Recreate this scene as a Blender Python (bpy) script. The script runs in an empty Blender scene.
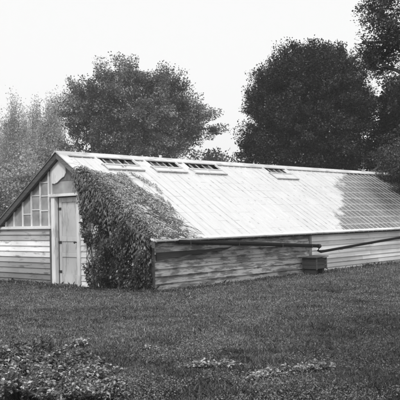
import bpy, math, random
import numpy as np
rng = np.random.default_rng(7)
random.seed(7)
scene = bpy.context.scene
COL = scene.collection

# ------------------------------------------------------------------ camera numbers
F = 761.0                      # focal length in pixels of a 400 px wide picture
UP = np.array([-.0209, 1, -.0264]); UP /= np.linalg.norm(UP)
fw = np.array([0, 0, -1.]); FY = fw - UP * fw.dot(UP); FY /= np.linalg.norm(FY)
RX = np.cross(FY, UP)
M3 = np.array([RX, FY, UP])    # rows: world axes in camera coordinates
EYE = np.array([0, 0, 1.45])

# ------------------------------------------------------------------ helpers
def tag(o, label=None, cat=None, group=None, kind=None):
    if label: o['label'] = label
    if cat: o['category'] = cat
    if group: o['group'] = group
    if kind: o['kind'] = kind
    return o

def empty(name, loc, rz=0.0):
    o = bpy.data.objects.new(name, None); COL.objects.link(o)
    o.location = loc; o.rotation_euler = (0, 0, rz); o.empty_display_size = .3
    return o

class MB:
    """collects polygons with a grey tone per vertex; build() links them as one object"""
    def __init__(self): self.v = []; self.f = []; self.t = []
    def add(self, vs, fs, tone=1.0):
        b = len(self.v)
        self.v += [tuple(map(float, p)) for p in vs]
        self.f += [tuple(b + i for i in f) for f in fs]
        self.t += [tone] * len(vs)
    def box(self, x0, x1, y0, y1, z0, z1, tone=1.0):
        vs = [(x0,y0,z0),(x1,y0,z0),(x1,y1,z0),(x0,y1,z0),(x0,y0,z1),(x1,y0,z1),(x1,y1,z1),(x0,y1,z1)]
        self.add(vs, [(0,3,2,1),(4,5,6,7),(0,1,5,4),(1,2,6,5),(2,3,7,6),(3,0,4,7)], tone)
    def prism(self, poly, axis, a, b, tone=1.0):
        """poly of 2D points extruded along axis 'x' or 'y' from a to b"""
        n = len(poly)
        def P(p, w): return (w, p[0], p[1]) if axis == 'x' else (p[0], w, p[1])
        vs = [P(p, a) for p in poly] + [P(p, b) for p in poly]
        fs = [tuple(range(n)), tuple(range(2*n-1, n-1, -1))]
        fs += [(i, i+n, (i+1) % n + n, (i+1) % n) for i in range(n)]
        self.add(vs, fs, tone)
    def bar(self, p, q, w, h, up=(0,0,1), tone=1.0):
        p = np.array(p, float); q = np.array(q, float); d = q-p; d /= np.linalg.norm(d)
        s = np.cross(d, up); s /= np.linalg.norm(s); n = np.cross(s, d)
        vs = []
        for c in (p, q):
            for a, b in ((-1,-1),(1,-1),(1,1),(-1,1)): vs.append(c + s*a*w/2 + n*b*h/2)
        self.add(vs, [(0,1,2,3),(7,6,5,4),(0,4,5,1),(1,5,6,2),(2,6,7,3),(3,7,4,0)], tone)
    def tube(self, pts, radii, n=8, tone=1.0):
        pts = [np.array(p, float) for p in pts]; rings = []
        for i, p in enumerate(pts):
            d = pts[min(i+1, len(pts)-1)] - pts[max(i-1, 0)]; d /= max(np.linalg.norm(d), 1e-6)
            a = np.cross(d, (0,0,1.)) if abs(d[2]) < .9 else np.cross(d, (1.,0,0))
            a /= np.linalg.norm(a); b = np.cross(d, a)
            rings.append([p + radii[i]*(a*math.cos(2*math.pi*k/n) + b*math.sin(2*math.pi*k/n)) for k in range(n)])
        vs = [q for r in rings for q in r]; fs = []
        for i in range(len(pts)-1):
            for k in range(n):
                fs.append((i*n+k, i*n+(k+1) % n, (i+1)*n+(k+1) % n, (i+1)*n+k))
        fs.append(tuple(range(n-1, -1, -1))); fs.append(tuple((len(pts)-1)*n+k for k in range(n)))
        self.add(vs, fs, tone)
    def build(self, name, mat, parent=None, bevel=0.0, smooth=False):
        me = bpy.data.meshes.new(name); me.from_pydata(self.v, [], self.f)
        at = me.color_attributes.new('tone', 'FLOAT_COLOR', 'POINT')
        at.data.foreach_set('color', np.repeat(np.array(self.t, np.float32), 4).reshape(-1, 4)[:, :].ravel())
        me.materials.append(mat); me.update()
        import bmesh
        bm = bmesh.new(); bm.from_mesh(me); bmesh.ops.recalc_face_normals(bm, faces=bm.faces); bm.to_mesh(me); bm.free()
        if smooth: me.polygons.foreach_set('use_smooth', [True]*len(me.polygons))
        o = bpy.data.objects.new(name, me); COL.objects.link(o)
        if parent: o.parent = parent
        if bevel:
            m = o.modifiers.new('bevel', 'BEVEL'); m.width = bevel; m.segments = 1; m.limit_method = 'ANGLE'
        return o

def np_mesh(name, V, Fc, tone, mat, parent=None):
    """V (N,3), Fc (M,k) constant-size faces, tone (N,)"""
    me = bpy.data.meshes.new(name); k = Fc.shape[1]
    me.vertices.add(len(V)); me.vertices.foreach_set('co', V.astype(np.float32).ravel())
    me.loops.add(Fc.size); me.loops.foreach_set('vertex_index', Fc.astype(np.int32).ravel())
    me.polygons.add(len(Fc)); me.polygons.foreach_set('loop_start', np.arange(0, Fc.size, k, dtype=np.int32))
    me.update(calc_edges=True)
    at = me.color_attributes.new('tone', 'FLOAT_COLOR', 'POINT')
    at.data.foreach_set('color', np.repeat(tone.astype(np.float32), 4))
    me.materials.append(mat)
    o = bpy.data.objects.new(name, me); COL.objects.link(o)
    if parent: o.parent = parent
    return o

def unit(a): return a / np.maximum(np.linalg.norm(a, axis=-1, keepdims=True), 1e-9)

LEAF4 = (np.array([(0,0,0),(.45,.42,.10),(1,0,-.06),(.45,-.42,.10)]), np.array([(0,1,2,3)]))
LEAF8 = (np.array([(0,0,0),(.28,.36,.10),(.34,0,0),(.28,-.36,.10),(.68,.30,.06),(.72,0,-.05),(.68,-.30,.06),(1,0,-.16)]),
         np.array([(0,2,1,1),(0,3,2,2),(1,2,5,4),(2,3,6,5),(4,5,7,7),(5,6,7,7)]))
def leaves(P, D, N, S, tone, tpl=LEAF4, wide=1.0):
    """leaf templates at P pointing along D with face normal near N, size S"""
    D = unit(D); N = unit(N - D * (N*D).sum(-1, keepdims=True)); B = np.cross(N, D)
    T, Fq = tpl; n = len(P); k = len(T)
    V = P[:, None] + S[:, None, None] * (T[None, :, 0:1]*D[:, None] + wide*T[None, :, 1:2]*B[:, None] + T[None, :, 2:3]*N[:, None])
    Fc = (Fq[None] + (np.arange(n)*k)[:, None, None]).reshape(-1, 4)
    return V.reshape(-1, 3), Fc, np.repeat(tone, k)

def fix_tris(Fc):
    """the 8-vertex leaf uses degenerate quads for triangles; split everything into triangles"""
    t1 = Fc[:, [0, 1, 2]]; t2 = Fc[:, [0, 2, 3]]
    T = np.concatenate([t1, t2]); ok = (T[:, 0] != T[:, 1]) & (T[:, 1] != T[:, 2]) & (T[:, 0] != T[:, 2])
    return T[ok]

# ------------------------------------------------------------------ materials (black-and-white photograph: all greys)
def nodes(name):
    m = bpy.data.materials.new(name); m.use_nodes = True; nt = m.node_tree
    return m, nt, nt.nodes['Principled BSDF']
def ND(nt, t, **kw):
    n = nt.nodes.new(t)
    for k, v in kw.items(): setattr(n, k, v)
    return n
def grey(v): return (v, v, v, 1)

def wood_mat(name, lo, hi, paint=None, wear=.5, scale=(3, 3, 14), rough=.85, axis='x'):
    """weathered board: grain streaks, blotches, worn paint; vertex tone multiplies"""
    m, nt, b = nodes(name); L = nt.links.new
    tc = ND(nt, 'ShaderNodeTexCoord'); mp = ND(nt, 'ShaderNodeMapping'); L(tc.outputs['Object'], mp.inputs[0])
    mp.inputs['Scale'].default_value = {'x': (1.2, 14, 30), 'y': (14, 1.2, 30), 'z': (14, 14, 1.2)}[axis]
    n1 = ND(nt, 'ShaderNodeTexNoise'); n1.inputs['Scale'].default_value = 3; n1.inputs['Detail'].default_value = 7; L(mp.outputs[0], n1.inputs['Vector'])
    n2 = ND(nt, 'ShaderNodeTexNoise'); n2.inputs['Scale'].default_value = 2.3; n2.inputs['Detail'].default_value = 8; n2.inputs['Roughness'].default_value = .65; mq = ND(nt, 'ShaderNodeMapping'); mq.inputs['Scale'].default_value = {'x': (.8, .8, 4.5), 'y': (.8, .8, 4.5), 'z': (3, 3, .8)}[axis]; L(tc.outputs['Object'], mq.inputs[0]); L(mq.outputs[0], n2.inputs['Vector'])
    r1 = ND(nt, 'ShaderNodeMapRange'); L(n1.outputs[0], r1.inputs[0]); r1.inputs[1].default_value = .3; r1.inputs[2].default_value = .7; r1.inputs[3].default_value = lo; r1.inputs[4].default_value = hi
    out = r1.outputs[0]
    if paint is not None:
        r2 = ND(nt, 'ShaderNodeMapRange'); r2.inputs[1].default_value = wear-.035; r2.inputs[2].default_value = wear+.045
        ad = ND(nt, 'ShaderNodeMath', operation='MULTIPLY_ADD'); L(n1.outputs[0], ad.inputs[0]); ad.inputs[1].default_value = .35
        sb = ND(nt, 'ShaderNodeMath', operation='SUBTRACT'); L(n2.outputs[0], sb.inputs[0]); sb.inputs[1].default_value = .175
        L(sb.outputs[0], ad.inputs[2]); L(ad.outputs[0], r2.inputs[0])
        mx = ND(nt, 'ShaderNodeMix'); L(r2.outputs[0], mx.inputs[0]); mx.inputs[2].default_value = paint; L(out, mx.inputs[3]); out = mx.outputs[0]
    at = ND(nt, 'ShaderNodeAttribute', attribute_name='tone')
    mu = ND(nt, 'ShaderNodeMath', operation='MULTIPLY'); L(out, mu.inputs[0]); L(at.outputs['Fac'], mu.inputs[1])
    n3 = ND(nt, 'ShaderNodeTexNoise'); n3.inputs['Scale'].default_value = .9; n3.inputs['Detail'].default_value = 5; L(tc.outputs['Object'], n3.inputs['Vector'])
    r3 = ND(nt, 'ShaderNodeMapRange'); L(n3.outputs[0], r3.inputs[0]); r3.inputs[1].default_value = .3; r3.inputs[2].default_value = .7; r3.inputs[3].default_value = .78; r3.inputs[4].default_value = 1.12
    m2 = ND(nt, 'ShaderNodeMath', operation='MULTIPLY'); L(mu.outputs[0], m2.inputs[0]); L(r3.outputs[0], m2.inputs[1])
    L(m2.outputs[0], b.inputs['Base Color']); b.inputs['Roughness'].default_value = rough
    b.inputs['Specular IOR Level'].default_value = .25
    bp = ND(nt, 'ShaderNodeBump'); bp.inputs['Strength'].default_value = .8; bp.inputs['Distance'].default_value = .01; L(n1.outputs[0], bp.inputs['Height']); L(bp.outputs[0], b.inputs['Normal'])
    return m

def leaf_mat(name, val, transl=.25, gloss=.35):
    m, nt, b = nodes(name); L = nt.links.new
    at = ND(nt, 'ShaderNodeAttribute', attribute_name='tone')
    m0 = ND(nt, 'ShaderNodeMath', operation='MULTIPLY'); L(at.outputs['Fac'], m0.inputs[0]); m0.inputs[1].default_value = val
    mu = ND(nt, 'ShaderNodeMath', operation='MINIMUM'); L(m0.outputs[0], mu.inputs[0]); mu.inputs[1].default_value = .6
    L(mu.outputs[0], b.inputs['Base Color']); b.inputs['Roughness'].default_value = .5; b.inputs['Specular IOR Level'].default_value = gloss
    tr = ND(nt, 'ShaderNodeBsdfTranslucent'); L(mu.outputs[0], tr.inputs[0])
    mx = ND(nt, 'ShaderNodeMixShader'); mx.inputs[0].default_value = transl
    L(b.outputs[0], mx.inputs[1]); L(tr.outputs[0], mx.inputs[2]); L(mx.outputs[0], nt.nodes['Material Output'].inputs[0])
    return m

def bark_mat(name, lo, hi):
    m, nt, b = nodes(name); L = nt.links.new
    tc = ND(nt, 'ShaderNodeTexCoord'); mp = ND(nt, 'ShaderNodeMapping'); mp.inputs['Scale'].default_value = (6, 6, 1.2); L(tc.outputs['Object'], mp.inputs[0])
    n = ND(nt, 'ShaderNodeTexNoise'); n.inputs['Scale'].default_value = 4; n.inputs['Detail'].default_value = 8; L(mp.outputs[0], n.inputs['Vector'])
    r = ND(nt, 'ShaderNodeMapRange'); L(n.outputs[0], r.inputs[0]); r.inputs[1].default_value = .3; r.inputs[2].default_value = .7; r.inputs[3].default_value = lo; r.inputs[4].default_value = hi
    L(r.outputs[0], b.inputs['Base Color']); b.inputs['Roughness'].default_value = .95
    bp = ND(nt, 'ShaderNodeBump'); bp.inputs['Distance'].default_value = .03; L(n.outputs[0], bp.inputs['Height']); L(bp.outputs[0], b.inputs['Normal'])
    return m

def plain_mat(name, v, rough=.7, metal=0.0, var=.2, sc=6):
    m, nt, b = nodes(name); L = nt.links.new
    tc = ND(nt, 'ShaderNodeTexCoord'); n = ND(nt, 'ShaderNodeTexNoise'); n.inputs['Scale'].default_value = sc; n.inputs['Detail'].default_value = 6; L(tc.outputs['Object'], n.inputs['Vector'])
    r = ND(nt, 'ShaderNodeMapRange'); L(n.outputs[0], r.inputs[0]); r.inputs[1].default_value = .3; r.inputs[2].default_value = .7; r.inputs[3].default_value = v*(1-var); r.inputs[4].default_value = v*(1+var)
    at = ND(nt, 'ShaderNodeAttribute', attribute_name='tone'); mu = ND(nt, 'ShaderNodeMath', operation='MULTIPLY'); L(r.outputs[0], mu.inputs[0]); L(at.outputs['Fac'], mu.inputs[1])
    L(mu.outputs[0], b.inputs['Base Color']); b.inputs['Roughness'].default_value = rough; b.inputs['Metallic'].default_value = metal; b.inputs['Specular IOR Level'].default_value = .2
    return m

M = {}
M['siding'] = wood_mat('worn_painted_boards', .09, .26, paint=.50, wear=.50, axis='x')
M['siding_gable'] = wood_mat('worn_gable_boards', .25, .45, paint=.80, wear=.60, axis='y')
M['siding_light'] = wood_mat('pale_painted_boards', .50, .64, paint=.80, wear=.62, axis='x')
M['white_trim'] = wood_mat('white_painted_trim', .42, .60, paint=.80, wear=.58, axis='x')
M['white_trim_v'] = wood_mat('white_painted_posts', .42, .60, paint=.80, wear=.58, axis='z')
M['door'] = wood_mat('old_painted_door', .34, .50, paint=.60, wear=.54, axis='z')
M['grey_wood'] = wood_mat('bare_weathered_wood', .12, .24, axis='z')
M['rake_wood'] = wood_mat('dark_weathered_rake', .07, .15, axis='y')
M['dark_wood'] = wood_mat('dark_wood_and_shade', .025, .07, axis='x')  # dark wood; also the painted shade of the plate under the eave
M['pipe'] = plain_mat('tarred_pipe', .012, .8, .0, .3)
M['iron'] = plain_mat('rusty_iron', .05, .6, .3, .3)
M['inside'] = plain_mat('dark_soil', .03, .95)
M['vine_leaf'] = leaf_mat('vine_leaf', .12, .15, .5)
M['vine_stem'] = bark_mat('vine_bark', .05, .14)
M['bark'] = bark_mat('tree_bark', .05, .13)
M['bark_pale'] = bark_mat('pale_bark', .10, .22)
M['leaf_mid'] = leaf_mat('broad_leaf', .15)
M['leaf_pale'] = leaf_mat('hazed_pale_leaf', .46, .35)  # leaf colour lightened to paint in the haze over the left trees
M['leaf_dark'] = leaf_mat('dark_leaf', .042, .12, .25)
M['leaf_near'] = leaf_mat('near_leaf', .07, .25)
M['needle'] = leaf_mat('evergreen_needle', .03, .05, .15)
M['blade'] = leaf_mat('grass_blade', .27, .3, .25)
M['weed'] = leaf_mat('weed_leaf', .42, .2, .4)
M['weed2'] = leaf_mat('bed_leaf', .34, .2, .4)

# bare glass and dirty gable glass
def glass_mat(name, base, rough, fac):
    m, nt, b = nodes(name); L = nt.links.new
    tc = ND(nt, 'ShaderNodeTexCoord'); n = ND(nt, 'ShaderNodeTexNoise'); n.inputs['Scale'].default_value = 3; n.inputs['Detail'].default_value = 7; L(tc.outputs['Object'], n.inputs['Vector'])
    r = ND(nt, 'ShaderNodeMapRange'); L(n.outputs[0], r.inputs[0]); r.inputs[1].default_value = .3; r.inputs[2].default_value = .7; r.inputs[3].default_value = base*.7; r.inputs[4].default_value = base*1.3
    L(r.outputs[0], b.inputs['Base Color']); b.inputs['Roughness'].default_value = rough
    tr = ND(nt, 'ShaderNodeBsdfTransparent'); mx = ND(nt, 'ShaderNodeMixShader')
    r2 = ND(nt, 'ShaderNodeMapRange'); L(n.outputs[0], r2.inputs[0]); r2.inputs[1].default_value = .3; r2.inputs[2].default_value = .7; r2.inputs[3].default_value = fac+.1; r2.inputs[4].default_value = fac-.1
    L(r2.outputs[0], mx.inputs[0]); L(b.outputs[0], mx.inputs[1]); L(tr.outputs[0], mx.inputs[2]); L(mx.outputs[0], nt.nodes['Material Output'].inputs[0])
    return m
M['dirty_glass'] = glass_mat('dirty_gable_glass', .38, .12, .28)

M['vent_glass'] = glass_mat('sooty_glass', .11, .3, .3)

# roof glass: whitewashed panes, with a dark reflection painted in past a ragged diagonal edge
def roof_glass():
    m, nt, b = nodes('whitewash_reflection_glass'); L = nt.links.new
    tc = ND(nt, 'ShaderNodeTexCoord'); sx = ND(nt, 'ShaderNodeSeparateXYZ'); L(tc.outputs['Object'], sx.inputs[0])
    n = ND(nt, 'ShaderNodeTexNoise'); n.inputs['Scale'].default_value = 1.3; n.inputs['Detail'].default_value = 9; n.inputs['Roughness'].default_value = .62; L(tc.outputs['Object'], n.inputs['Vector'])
    # edge of the painted reflection: x = 7.55 + 1.62*y  (+ a ragged noise)
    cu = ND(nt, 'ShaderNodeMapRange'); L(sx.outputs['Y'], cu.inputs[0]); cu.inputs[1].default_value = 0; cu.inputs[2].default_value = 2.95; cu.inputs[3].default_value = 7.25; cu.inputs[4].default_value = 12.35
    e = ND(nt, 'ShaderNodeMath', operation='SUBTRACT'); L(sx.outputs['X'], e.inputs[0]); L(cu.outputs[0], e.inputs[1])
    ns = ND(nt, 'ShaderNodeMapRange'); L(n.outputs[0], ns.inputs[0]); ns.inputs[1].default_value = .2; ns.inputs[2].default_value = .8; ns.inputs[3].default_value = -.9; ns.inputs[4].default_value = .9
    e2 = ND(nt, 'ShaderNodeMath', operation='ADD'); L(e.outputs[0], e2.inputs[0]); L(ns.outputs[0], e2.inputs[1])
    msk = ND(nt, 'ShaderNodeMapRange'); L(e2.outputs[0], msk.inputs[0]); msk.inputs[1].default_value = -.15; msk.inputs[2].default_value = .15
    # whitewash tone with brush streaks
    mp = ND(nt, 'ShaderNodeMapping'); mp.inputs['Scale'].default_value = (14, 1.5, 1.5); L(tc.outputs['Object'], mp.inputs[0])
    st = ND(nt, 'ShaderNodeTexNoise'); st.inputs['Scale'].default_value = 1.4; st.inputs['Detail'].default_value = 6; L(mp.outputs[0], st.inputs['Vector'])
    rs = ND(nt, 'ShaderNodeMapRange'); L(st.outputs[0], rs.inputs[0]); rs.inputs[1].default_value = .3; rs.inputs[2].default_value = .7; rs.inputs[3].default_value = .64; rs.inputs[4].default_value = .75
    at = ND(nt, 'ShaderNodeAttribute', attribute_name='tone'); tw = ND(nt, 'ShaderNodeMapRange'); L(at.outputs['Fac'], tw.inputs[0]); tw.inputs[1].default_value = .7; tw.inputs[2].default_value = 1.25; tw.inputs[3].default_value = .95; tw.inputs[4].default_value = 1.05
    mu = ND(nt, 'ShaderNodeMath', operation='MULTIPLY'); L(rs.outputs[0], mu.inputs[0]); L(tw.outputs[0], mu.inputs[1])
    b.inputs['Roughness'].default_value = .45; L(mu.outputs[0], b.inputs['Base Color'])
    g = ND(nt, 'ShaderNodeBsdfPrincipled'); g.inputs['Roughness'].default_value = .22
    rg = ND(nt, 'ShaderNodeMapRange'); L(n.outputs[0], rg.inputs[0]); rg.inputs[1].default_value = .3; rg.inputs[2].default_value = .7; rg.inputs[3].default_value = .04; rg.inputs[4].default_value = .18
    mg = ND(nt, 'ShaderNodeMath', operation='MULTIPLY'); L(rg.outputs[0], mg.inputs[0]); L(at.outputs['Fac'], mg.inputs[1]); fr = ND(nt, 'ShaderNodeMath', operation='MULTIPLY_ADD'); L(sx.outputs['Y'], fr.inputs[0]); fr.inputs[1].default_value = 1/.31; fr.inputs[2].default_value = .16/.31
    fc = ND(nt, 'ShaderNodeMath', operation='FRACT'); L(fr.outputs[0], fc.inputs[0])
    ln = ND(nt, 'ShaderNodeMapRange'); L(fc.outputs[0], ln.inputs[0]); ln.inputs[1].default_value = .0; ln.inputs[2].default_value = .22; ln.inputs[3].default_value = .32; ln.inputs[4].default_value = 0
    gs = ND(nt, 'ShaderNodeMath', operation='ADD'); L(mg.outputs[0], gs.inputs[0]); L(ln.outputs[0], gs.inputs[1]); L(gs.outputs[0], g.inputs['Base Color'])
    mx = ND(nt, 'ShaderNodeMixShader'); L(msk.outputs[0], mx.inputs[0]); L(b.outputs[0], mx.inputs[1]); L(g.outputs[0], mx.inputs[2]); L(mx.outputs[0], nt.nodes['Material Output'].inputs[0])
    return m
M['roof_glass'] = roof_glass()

def ground_mat():
    m, nt, b = nodes('turf_soil'); L = nt.links.new
    tc = ND(nt, 'ShaderNodeTexCoord')
    a = ND(nt, 'ShaderNodeTexNoise'); a.inputs['Scale'].default_value = .6; a.inputs['Detail'].default_value = 8; L(tc.outputs['Object'], a.inputs['Vector'])
    c = ND(nt, 'ShaderNodeTexNoise'); c.inputs['Scale'].default_value = 26; c.inputs['Detail'].default_value = 6; L(tc.outputs['Object'], c.inputs['Vector'])
    r = ND(nt, 'ShaderNodeMapRange'); L(a.outputs[0], r.inputs[0]); r.inputs[1].default_value = .3; r.inputs[2].default_value = .7; r.inputs[3].default_value = .05; r.inputs[4].default_value = .09
    r2 = ND(nt, 'ShaderNodeMapRange'); L(c.outputs[0], r2.inputs[0]); r2.inputs[1].default_value = .3; r2.inputs[2].default_value = .7; r2.inputs[3].default_value = .55; r2.inputs[4].default_value = 1.4
    mu = ND(nt, 'ShaderNodeMath', operation='MULTIPLY'); L(r.outputs[0], mu.inputs[0]); L(r2.outputs[0], mu.inputs[1]); L(mu.outputs[0], b.inputs['Base Color'])
    b.inputs['Roughness'].default_value = 1; b.inputs['Specular IOR Level'].default_value = .05
    bp = ND(nt, 'ShaderNodeBump'); bp.inputs['Distance'].default_value = .04; L(c.outputs[0], bp.inputs['Height']); L(bp.outputs[0], b.inputs['Normal'])
    return m
M['ground'] = ground_mat()

# ------------------------------------------------------------------ placement frame of the greenhouse
ROT = math.radians(48.155)
C0 = np.array([-1.028, 15.725, 0.0])
u = np.array([math.cos(ROT), math.sin(ROT), 0]); v = np.array([-math.sin(ROT), math.cos(ROT), 0])
def W(x, y, z=0.0): return C0 + u*x + v*y + np.array([0, 0, z])
WID, LEN, EAVE, SL = 5.9, 20.0, 1.12, .655
MID = WID/2; RIDGE = EAVE + SL*MID
def roof_z(y): return EAVE + SL*min(y, WID-y)

# smooth value noise in numpy
_G = rng.random((64, 64))
def vnoise(x, y, s):
    x = np.asarray(x)*s; y = np.asarray(y)*s
    xi = np.floor(x).astype(int); yi = np.floor(y).astype(int); fx = x-xi; fy = y-yi
    fx = fx*fx*(3-2*fx); fy = fy*fy*(3-2*fy); g = lambda a, b: _G[a % 64, b % 64]
    return (g(xi,yi)*(1-fx)+g(xi+1,yi)*fx)*(1-fy)+(g(xi,yi+1)*(1-fx)+g(xi+1,yi+1)*fx)*fy - .5
def gh(x, y):
    return .05*vnoise(x, y, .35) + .025*vnoise(x+9, y+3, 1.3)

# ------------------------------------------------------------------ ground sheet
def build_ground():
    core = np.arange(-24, 24.01, .4)
    outer = np.array([26, 30, 36, 45, 60, 90, 150, 300, 600, 1200, 2500])
    xs = np.concatenate([-outer[::-1], core, outer]); ys = xs + 20
    X, Y = np.meshgrid(xs, ys, indexing='ij')
    Z = gh(X, Y) * np.clip((60-np.hypot(X, Y-20))/30, 0, 1)
    V = np.stack([X, Y, Z], -1).reshape(-1, 3); n = len(xs); i = np.arange(n-1)
    I, J = np.meshgrid(i, i, indexing='ij'); a = (I*n+J).ravel()
    Fc = np.stack([a, a+n, a+n+1, a+1], -1)
    o = np_mesh('ground', V, Fc, np.ones(len(V)), M['ground'])
    o.data.polygons.foreach_set('use_smooth', [True]*len(o.data.polygons))
    tag(o, kind='structure')
build_ground()

def inside_house(x, y, pad=0.0):
    dx = x-C0[0]; dy = y-C0[1]
    a = dx*u[0]+dy*u[1]; b = dx*v[0]+dy*v[1]
    return (a > -pad) & (a < LEN+pad) & (b > -pad) & (b < WID+pad)

def build_grass():
    Ps = []
    for d0, d1, dens in ((4.5, 8.5, 11000), (8.5, 13, 5500), (13, 19, 3000), (19, 30, 1300)):
        hw = .33*d1 + 1.0; n = int(dens*(d1-d0)*2*hw)
        x = rng.uniform(-hw, hw, n); y = rng.uniform(d0, d1, n)
        k = vnoise(x+3, y, 2.1) + .6*vnoise(x, y+7, 6.5) + .5
        keep = (rng.random(n) < np.clip(.35+.9*k, .15, 1)) & ~inside_house(x, y)
        Ps.append(np.stack([x[keep], y[keep], np.full(keep.sum(), d0)], -1))
    P = np.concatenate(Ps); n = len(P); x, y, d = P.T
    near = inside_house(x, y, .35)
    h = rng.uniform(.012, .034, n)*(1+.9*np.clip(vnoise(x, y, 2.7)+.2, 0, 1))*np.where(rng.random(n) < .03, 1.8, 1) * np.where(near, 1.9, 1)
    w = rng.uniform(.0025, .0045, n)*(1+.075*(d-4.5))
    ang = rng.uniform(0, 2*math.pi, n); lean = rng.uniform(.1, 1.1, n)*h
    z = gh(x, y)
    B = np.stack([x, y, z-.01], -1); S = np.stack([-np.sin(ang), np.cos(ang), 0*ang], -1)*w[:, None]
    Dr = np.stack([np.cos(ang), np.sin(ang), 0*ang], -1)
    mid = B + Dr*(lean*.35)[:, None] + np.array([0,0,1])*(h*.65)[:, None]
    tip = B + Dr*lean[:, None] + np.array([0,0,1])*h[:, None]
    V = np.stack([B-S, B+S, mid+S*.8, tip, mid-S*.8], 1).reshape(-1, 3)
    Fc = (np.arange(n)[:, None]*5 + np.arange(5)[None])
    t = (.35+1.1*rng.random(n)**1.5) * (1+.4*vnoise(x+5, y+1, .55)+.6*vnoise(x, y, 3.1)+.5*vnoise(x, y+2, 9)) * np.where(rng.random(n) < .06, 2.4, 1)
    o = np_mesh('lawn_grass', V, Fc, np.repeat(t, 5), M['blade'])
    n = 150000; d = 5+14*rng.random(n)**1.4; xx = rng.uniform(-1, 1, n)*(.33*d+.8)
    k = vnoise(xx, d, 1.9)+.7*vnoise(xx+4, d+2, 5) > .05; k &= ~inside_house(xx, d); xx = xx[k]; d = d[k]; n = len(d)
    Vc, Fc2, Tc = leaves(np.stack([xx, d, gh(xx, d)+rng.uniform(.01, .045, n)], -1), rng.normal(0, 1, (n, 3))*[1, 1, .3], rng.normal(0, .4, (n, 3))+[0, 0, 1.], rng.uniform(.009, .022, n), rng.uniform(.5, 1.5, n))
    c2 = np_mesh('clover', Vc, Fc2, Tc, M['blade']); tag(c2, 'low clover mixed through the mown grass', 'clover', kind='stuff')
    tag(o, 'rough mown grass covering the ground in front of the greenhouse', 'grass', kind='stuff')
build_grass()

# ------------------------------------------------------------------ greenhouse
gh_root = empty('greenhouse', W(0, 0, 0), ROT)
tag(gh_root, 'long low greenhouse with whitewashed glass roof and worn board walls', 'greenhouse')

def clap(mb, axis, a0, a1, z0, z1, face, out, tones, hgt=.15, breaks=None):
    """clapboards with slightly tilted faces; axis = direction the boards run along"""
    n = max(1, round((z1-z0)/hgt)); hh = (z1-z0)/n
    for i in range(n):
        t = tones(z0+(i+.5)*hh) if callable(tones) else tones
        edges = [a0] + sorted(b + random.uniform(-.5, .5) for b in (breaks or [])) + [a1]
        for p, q in zip(edges[:-1], edges[1:]):
            if q-p < .05: continue
            tt = t*(random.uniform(.72, 1.16) if axis == 'x' else random.uniform(.92, 1.06)); j = random.uniform(-.004, .004)
            b0 = z0+i*hh+.004; b1 = z0+(i+1)*hh-.002
            poly = [(face, b0), (face+out*(.034+j), b0), (face+out*(.008+j), b1), (face, b1)]
            if axis == 'x': mb.prism(poly, 'x', p+.002, q-.002, tt)
            else:
                vs = [(a, yy, z) for yy in (p+.002, q-.002) for a, z in poly]
                mb.add(vs, [(0,1,2,3),(7,6,5,4),(0,4,5,1),(1,5,6,2),(2,6,7,3),(3,7,4,0)], tt)

# long front wall, two stretches
mb = MB(); mb.box(0.02, 5.78, 0.003, .05, -.1, EAVE-.06, .25)
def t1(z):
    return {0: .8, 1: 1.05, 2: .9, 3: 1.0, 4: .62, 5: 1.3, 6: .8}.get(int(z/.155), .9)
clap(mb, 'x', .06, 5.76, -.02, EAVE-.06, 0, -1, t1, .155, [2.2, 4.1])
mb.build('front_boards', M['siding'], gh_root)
# rotten dark board near the corner, proud of the others
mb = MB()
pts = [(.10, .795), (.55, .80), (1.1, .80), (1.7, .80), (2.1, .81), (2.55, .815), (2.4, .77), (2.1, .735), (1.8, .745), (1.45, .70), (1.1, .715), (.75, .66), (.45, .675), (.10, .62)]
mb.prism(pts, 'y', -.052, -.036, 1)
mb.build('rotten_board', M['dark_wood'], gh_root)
mb = MB(); mb.box(5.86, LEN, 0.003, .05, -.1, EAVE-.06, .3)
clap(mb, 'x', 5.88, LEN, -.02, EAVE-.06, 0, -1, lambda z: (.85 if z < .2 else 1.0 if z < .35 else 1.3), .115, [9, 12.5, 16])
o = mb.build('front_boards', M['siding_light'], gh_root); o['label'] = 'paler narrow painted boards of the far stretch'
# posts of the front wall
for x, w_ in ((0.0, .055), (5.77, .10)):
    mb = MB(); mb.box(x-.025 if x == 0 else x, x+w_, -.045, .05, -.05, EAVE-.055, .5 if x == 0 else 1.6)
    mb.build('corner_post' if x == 0 else 'wall_post', M['grey_wood'], gh_root, bevel=.004)
# eave board, fascia
mb = MB(); mb.bar((-.10, -.125, EAVE-.055), (LEN+.1, -.125, EAVE-.055), .13, .035, up=(0, -.35, 1), tone=1.05)
mb.build('eave_board', M['white_trim'], gh_root, bevel=.004)
mb = MB(); mb.box(-.06, LEN+.05, -.105, .03, EAVE-.128, EAVE-.088, .6)
mb.build('eave_shadow_plate', M['dark_wood'], gh_root)  # plate set forward and darkened to draw the eave's shadow line

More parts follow.
